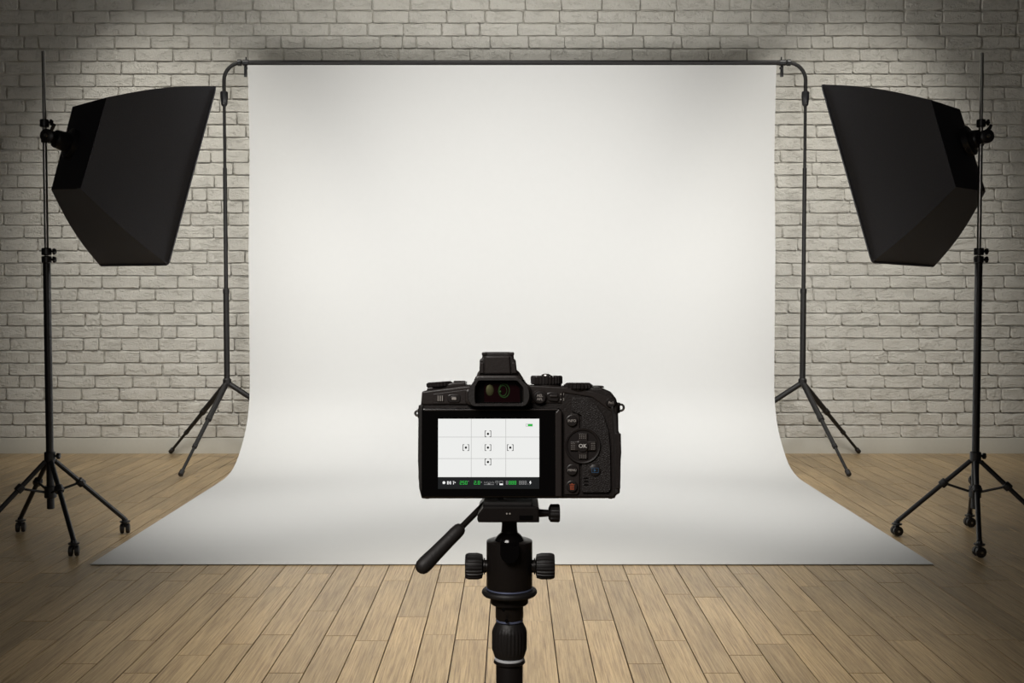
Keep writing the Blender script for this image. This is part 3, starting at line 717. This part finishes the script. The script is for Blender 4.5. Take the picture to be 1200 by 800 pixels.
slab('battery_icon', rect(584, 384, 617, 397), -4.82, -4.7, M_sgrid, scr, bev=.00001); slab('battery_charge', rect(594, 385.5, 615.5, 395.5), -4.86, -4.75, M_sgreen, scr, bev=.00001)
slab('battery_end', rect(587, 387, 593, 394), -4.86, -4.75, M_swhite, scr, bev=.00001)
Y5 = -4.8
disc('record_dot', 203, 658, 6.5, -4.85, -4.7, M_swhite, scr, n=16)
def seg(s, x, y, w_, h_, mt, name):
    """seven-segment digits"""
    D = {'0': 'abcdef', '1': 'bc', '2': 'abged', '5': 'afgcd', '8': 'abcdefg'}; t = 2.2; rc_ = []; g_ = w_*1.32
    for k, ch in enumerate(s):
        if ch == '.': rc_.append((x+k*g_-1.6, y+h_/2-3, x+k*g_+1.4, y+h_/2)); x -= g_*.66; continue
        X0, X1, T0, B0 = x+k*g_, x+k*g_+w_, y-h_/2, y+h_/2
        S = {'a': (X0, T0, X1, T0+t), 'd': (X0, B0-t, X1, B0), 'g': (X0, y-t/2, X1, y+t/2), 'f': (X0, T0, X0+t, y), 'e': (X0, y, X0+t, B0), 'b': (X1-t, T0, X1, y), 'c': (X1-t, y, X1, B0)}
        rc_ += [S[c] for c in D[ch]]
    return multi(name, rc_, -4.85, -4.7, mt, scr)
multi('mode_icon', [(218, 651, 222, 666), (224, 651, 226, 666), (228, 654, 230, 663), (232, 651, 236, 666)], -4.85, -4.7, M_swhite, scr)
multi('mode_icon', [(244, 651, 251, 653), (246, 655, 249, 666), (252, 655, 257, 659)], -4.85, -4.7, M_swhite, scr)
seg('250', 277, 658, 9.5, 17, M_sgreen, 'shutter_digits'); multi('degree_mark', [(315, 650, 320, 652)], -4.85, -4.7, M_sgray, scr)
seg('2.8', 343, 658, 10, 17, M_sgreen, 'aperture_digits'); multi('degree_mark', [(375, 653, 379, 658)], -4.85, -4.7, M_sgray, scr)
multi('exposure_scale', [(389, 666, 436, 668), (407, 661, 418, 666)] + [(391+k*6.2, 652+(k % 2)*3, 393+k*6.2, 662) for k in range(8)], -4.85, -4.7, M_sgray, scr)
multi('metering_icon', [(443, 650, 457, 652), (443, 650, 445, 660), (449, 655, 451, 668), (455, 650, 457, 660), (462, 650, 478, 652), (462, 650, 464, 660), (476, 650, 478, 660)], -4.85, -4.7, M_sgray, scr)
multi('metering_icon', [(462, 662, 478, 669)], -4.85, -4.7, M_swhite, scr)
seg('8', 492, 658, 9.5, 17, M_sgray, 'counter_digits'); seg('888', 505, 658, 9.5, 17, M_sgreen, 'counter_digits'); seg('888', 553, 658, 9.5, 17, M_sgray, 'counter_digits')
multi('counter_point', [(593, 663, 596, 666)], -4.85, -4.7, M_sgray, scr); slab('flash_icon', [(604, 650), (609, 650), (606, 657), (611, 657), (603, 668), (605, 660), (601, 660)], -4.85, -4.7, M_swhite, scr, bev=.00001)
# right control area
slab('control_panel', [(764, 318), (790, 338), (828, 338), (836, 352), (836, 700), (826, 716), (764, 716)], -1.6, 2, M_trim, bev=.0005, rd=6)
slab('grip_leather', [(800, 262), (880, 262), (918, 300), (950, 350), (972, 420), (980, 500), (982, 690), (970, 706), (846, 706), (846, 345), (800, 328)], -2.2, 2, M_grip, bev=.0003, rd=8)
def button(name, x, y, r_, h, txt=None, mt=M_ink, sz=17):
    rg = disc(name, x, y, r_, -h, 0, M_btn, prof=[(1.14, 0), (1.14, .62), (1.02, .66), (1.0, .96), (.95, 1)])
    if txt: text(txt, x, y, sz, -h-.05, mt, rg)
    return rg
button('info_button', 800, 371, 24, 3.6, 'INFO'); button('menu_button', 800, 601, 23, 3.6, 'MENU', sz=15)
q = button('playback_button', 907, 601, 27, 3.2); multi('play_icon', [(892, 590, 924, 592), (892, 611, 924, 613), (892, 590, 894, 613), (922, 590, 924, 613)], -3.3, -3.1, M_inkB, q); slab('play_arrow', [(902, 595), (902, 609), (914, 602)], -3.32, -3.1, M_inkB, q, bev=.00002)
q = button('delete_button', 800, 677, 24, 3.6); multi('trash_icon', [(788, 666, 812, 669), (797, 662, 803, 666), (790, 672, 810, 674), (791, 674, 794, 691), (807, 674, 809, 691), (796, 674, 799, 691), (801, 674, 804, 691), (791, 689, 809, 692)], -3.8, -3.5, M_inkR, q)
cx, cz = c4(851, 488); bm = NB(); lathe(bm, (cx, 0, cz), (0, -1, 0), [(84/4*U, 0), (84/4*U, .0030), (80/4*U, .0036), (74/4*U, .0034), (70/4*U, .0027)], 64); dp = mesh_obj('control_pad', bm, M_btn, croot)
bm = NB(); ring(bm, (cx, -.0030, cz), (0, 1, 0), 79/4*U, 2.6/4*U, 56, 8); mesh_obj('pad_rim', bm, M_trim, dp)
slab('pad_cross', [(829, 428), (873, 428), (873, 466), (911, 466), (911, 510), (873, 510), (873, 548), (829, 548), (829, 510), (791, 510), (791, 466), (829, 466)], -4.2, -2, M_trim, dp, bev=.0006, rd=4)
multi('pad_dots', [(835+i*9, 436+j*7, 838+i*9, 438.5+j*7) for i in range(4) for j in range(3)] + [(835+i*9, 529+j*7, 838+i*9, 531.5+j*7) for i in range(4) for j in range(3)]
      + [(796+j*7, 474+i*9, 799+j*7, 476.5+i*9) for i in range(4) for j in range(3)] + [(890+j*7, 474+i*9, 893+j*7, 476.5+i*9) for i in range(4) for j in range(3)], -4.3, -4.1, M_ink, dp)
ob = disc('ok_button', 849, 488, 24, -5.2, -2, M_btn, dp, prof=[(1.15, 0), (1.15, .5), (1.10, .6), (1.10, .96), (1.05, 1)])
o = text('OK', 849, 488, 26, -5.25, M_swhite, dp); o.data.materials.clear(); o.data.materials.append(mat('button_ink_white', (.75, .73, .7), .5))
for y in (640, 655, 670): slab('speaker_slot', rect(853, y-3, 878, y+3), -2.5, -1.5, M_gloss, bev=.0002, rd=3)
for x in (120, 985): slab('foot_nub', rect(x-10, 732, x+10, 741), 4, 30, M_rub, bev=.0005, rd=4)
slab('hinge_notch', rect(455, 722, 480, 738), -3, 3, M_gloss, bev=.0004)
# front grip and lens (face away from the photographer)
slab('front_grip', [(880, 250), (1000, 275), (1012, 330), (1018, 700), (880, 720)], 34, 62, M_grip, bev=.004, rd=20)
cx, cz = c4(450, 470); bm = NB(); lathe(bm, (cx, .034, cz), (0, 1, 0), [(.029, 0), (.031, .004), (.031, .03), (.032, .032), (.032, .07), (.0335, .074), (.0335, .09), (.030, .092), (.027, .09), (.025, .082)], 64); ln_ = mesh_obj('lens', bm, M_tri, croot)
bm = NB(); lathe(bm, (cx, .1115, cz), (0, 1, 0), [(.026, 0), (.022, .004), (.013, .0065), (.004, .0075)], 48); mesh_obj('front_element', bm, M_lens, ln_)

# ------------------------------------------------------------------ tripod
DT = .735; UT = DT/F
cen = unproj(597, 640, DT)
TY = cen.y; TX = cen.x
troot = empty('tripod', (TX, TY, 0), 'black tripod with ball head and pan handle under the camera, in front of the paper', 'tripod')
def t2(x, y):   # close-up 2 pixels -> tripod-local x, z
    px, py = 480+x/3.479, 570+y/3.479
    a = math.atan((400-py)/F) - TH; d = TY
    return Vector(((px-597)*UT, 0, H + d*math.tan(a)))
S2 = UT/3.479
AX = 407
def tl(name, prof, mt, n=48, ridge=0, parent=troot, label=None, cx=AX, sharp=30):
    """prof rows: (radius px, y px[, ridged]) of a solid turned about the column"""
    bm = NB(); b0 = t2(cx, prof[-1][1]); pr = []
    for p in reversed(prof): pr.append((p[0]*S2, t2(cx, p[1]).z-b0.z, p[2] if len(p) > 2 else 0))
    lathe(bm, b0, (0, 0, 1), pr, n, ridge); return mesh_obj(name, bm, mt, parent, sharp, label)
zb = t2(0, 0).z
hd = tl('ball_housing', [(86, 217), (93, 220), (93.5, 225), (93.5, 405), (92, 411)], M_tri, 64)
# slot in front of the housing
bm = NB(); P = [Vector((t2(x, y).x, t2(x, y).z)) for x, y in [(371, 216), (371, 250), (378, 268), (392, 280), (408, 284), (424, 280), (438, 268), (445, 250), (445, 216)]]
rr = [[bm.verts.new((p.x, y, p.y)) for p in P] for y in (-.0275*.7-.0008, -.005)]
for k in range(len(P)): bm.faces.new((rr[0][k], rr[0][(k+1) % len(P)], rr[1][(k+1) % len(P)], rr[1][k]))
bm.faces.new(rr[0]); bm.faces.new(rr[1][::-1])
bmesh.ops.translate(bm, verts=bm.verts, vec=(0, -.0, 0)); sl = mesh_obj('drop_slot', bm, M_gloss, hd)
bm = NB(); bc = t2(AX, 240); bmesh.ops.create_uvsphere(bm, u_segments=40, v_segments=24, radius=64*S2)
for v in bm.verts: v.co += bc
mesh_obj('ball', bm, M_gloss, troot)
tl('ball_stem', [(31, 118), (31, 160), (34, 185)], M_tri, 32)
tl('seam_ring', [(95, 408), (96, 413), (92, 415)], M_tblue, 64, label='thin bluish metal ring')
tl('pan_flange', [(94, 415), (108, 418), (112.5, 424), (113, 431), (108, 438), (94, 441)], M_knob, 64)
tl('mount_disc', [(74, 441), (77, 446), (77, 472), (73, 476)], M_tri, 64)
nk = tl('neck', [(57, 476), (57, 532), (54, 538)], M_tri, 48)
for x, y in ((395, 527), (384, 474)):
    p = t2(x, y); bm = NB(); cyl(bm, p+Vector((0, -.0105 if y > 500 else -.0150, 0)), p+Vector((0, -.0098-.0025 if y > 500 else -.0172, 0)), 7*S2, n=12); mesh_obj('set_screw', bm, M_gloss, nk)
tl('neck_ring', [(54, 538), (56, 540), (56, 545), (50, 548)], M_tblue, 48, label='bluish metal ring')
tl('twist_collar', [(54, 550), (58, 558, 0), (68, 578, 0), (71.5, 590, 1), (71.5, 660, 1), (67, 672, 0), (62, 688, 0), (56, 693)], M_knob, 112, .0006)
tl('bright_ring', [(57, 693), (61, 695), (61, 702), (57, 704)], M_tring, 48, label='bright silver ring')
tl('lower_flange', [(56, 704), (64, 707), (65, 714), (60, 719)], M_tri, 48)
ct = tl('centre_column', [(54, 718), (55, 721), (55, 1000), (54, 1010)], M_tri, 48)
for s, x0, x1 in ((-1, 227, 300), (1, 591, 514)):
    z = t2(AX, 324).z; a = t2(x1, 324).x; e = t2(x0, 324).x; hh = 94*S2; bb = 107*S2/2
    L_ = abs(e-a); bm = NB()
    lathe(bm, (a, 0, z), (s, 0, 0), [(.6*bb, 0, 0), (.9*bb, L_*.05, 1), (bb, L_*.3, 1), (bb, L_*.8, 1), (.93*bb, L_*.95, 1), (.84*bb, L_, 0)], 88, .0007)
    kb = mesh_obj('lock_knob', bm, M_knob, troot)
    bm = NB(); cyl(bm, (s*88*S2, 0, z), (a+s*.001, 0, z), 26*S2, n=24); cyl(bm, (a-s*7*S2, 0, z), (a-s*2*S2, 0, z), 33*S2, n=24); mesh_obj('knob_shaft', bm, M_tri, kb)
# quick release plate and clamp
def tslab(name, L_, y0, y1, mt, parent=troot, bev=.001, rd=4):
    P = rnd([Vector((t2(x, y).x, t2(x, y).z)) for x, y in L_], rd*S2) if rd else [Vector((t2(x, y).x, t2(x, y).z)) for x, y in L_]
    bm = NB(); lay = [(inset(P, bev), y0), (P, y0+bev), (P, y1-bev), (inset(P, bev), y1)]
    rr = [[bm.verts.new((p.x, y, p.y)) for p in Q] for Q, y in lay]; n = len(P)
    for a, b_ in zip(rr, rr[1:]):
        for k in range(n): bm.faces.new((a[k], a[(k+1) % n], b_[(k+1) % n], b_[k]))
    cap(bm, rr[0]); cap(bm, rr[-1])
    return flat_caps(mesh_obj(name, bm, mt, parent))
cl = tslab('clamp', [(281, 92), (306, 60), (523, 60), (526, 72), (526, 122), (284, 122), (279, 108)], -.020, .026, M_tri)
rp = tslab('release_plate', [(304, 47), (500, 47), (500, 66), (300, 66)], -.017, .024, M_knob)
for v in rp.data.vertices: v.co.z -= (v.co.y+.013)*math.tan(TILT)
tslab('clamp_slot', [(446, 93), (500, 93), (500, 110), (446, 110)], -.0206, -.0195, M_gloss, cl, .0002, 2)
for x in (397, 409): p = t2(x, 86); bm = NB(); cyl(bm, p+Vector((0, -.0206, 0)), p+Vector((0, -.0195, 0)), 3.5*S2, n=10); mesh_obj('mark', bm, M_ink, cl)
z = t2(0, 108).z; a = t2(524, 108); bm = NB()
lathe(bm, t2(566, 108), (1, 0, 0), [(22*S2, 0, 0), (37*S2, 8*S2, 1), (38*S2, 40*S2, 1), (33*S2, 46*S2, 0)], 48, .0007); kb = mesh_obj('clamp_knob', bm, M_knob, troot)
bm = NB(); cyl(bm, t2(520, 108), t2(568, 108), 17*S2, 14*S2, n=24); mesh_obj('knob_shaft', bm, M_tri, kb)
# pan handle
h0, h1, h2 = t2(318, 62)+Vector((0, .004, 0)), t2(207, 158)+Vector((0, -.012, 0)), t2(67, 287)+Vector((0, -.025, 0))
bm = NB(); cyl(bm, h0, h1, 12.5*S2, n=20); ph = mesh_obj('pan_handle', bm, M_tri, troot)
bm = NB(); dv = ldir(h1, h2); Lh = (h2-h1).length + 8*S2; pr = []
s0 = h1 - dv*16*S2; Lt = (h2-s0).length + 30*S2
for t, r_ in ((0, 14), (.02, 21), (.06, 26), (.16, 28), (.3, 27.5), (.6, 29.5), (.82, 32), (.9, 31), (.96, 24), (.99, 13), (1, 3)): pr.append((r_*S2, t*Lt))
lathe(bm, s0, dv, pr, 36); mesh_obj('handle_grip', bm, M_rub, ph, 50)
# legs out of frame: spider and three legs to the floor
zs = t2(AX, 1010).z
bm = NB(); lathe(bm, (0, 0, zs-.05), (0, 0, 1), [(.026, 0), (.034, .01), (.034, .045), (.02, .055)], 36); mesh_obj('leg_spider', bm, M_tri, troot)
for k in range(3):
    a = math.radians(-90+120*k); e = Vector((math.cos(a), math.sin(a), 0)); A = e*.03+Vector((0, 0, zs-.03)); B = e*.33+Vector((0, 0, .012))
    dr = ldir(A, B); q = lambda t: A+(B-A)*t
    bm = NB(); cyl(bm, A, q(.55), .013); lg = mesh_obj('leg', bm, M_tri, troot)
    bm = NB(); cyl(bm, q(.5), q(.58), .016); cyl(bm, q(.55), q(.97), .0105); mesh_obj('leg_section', bm, M_tri, lg)
    bm = NB(); cyl(bm, q(.95), B, .014, ch=.005); mesh_obj('rubber_foot', bm, M_knob, lg)
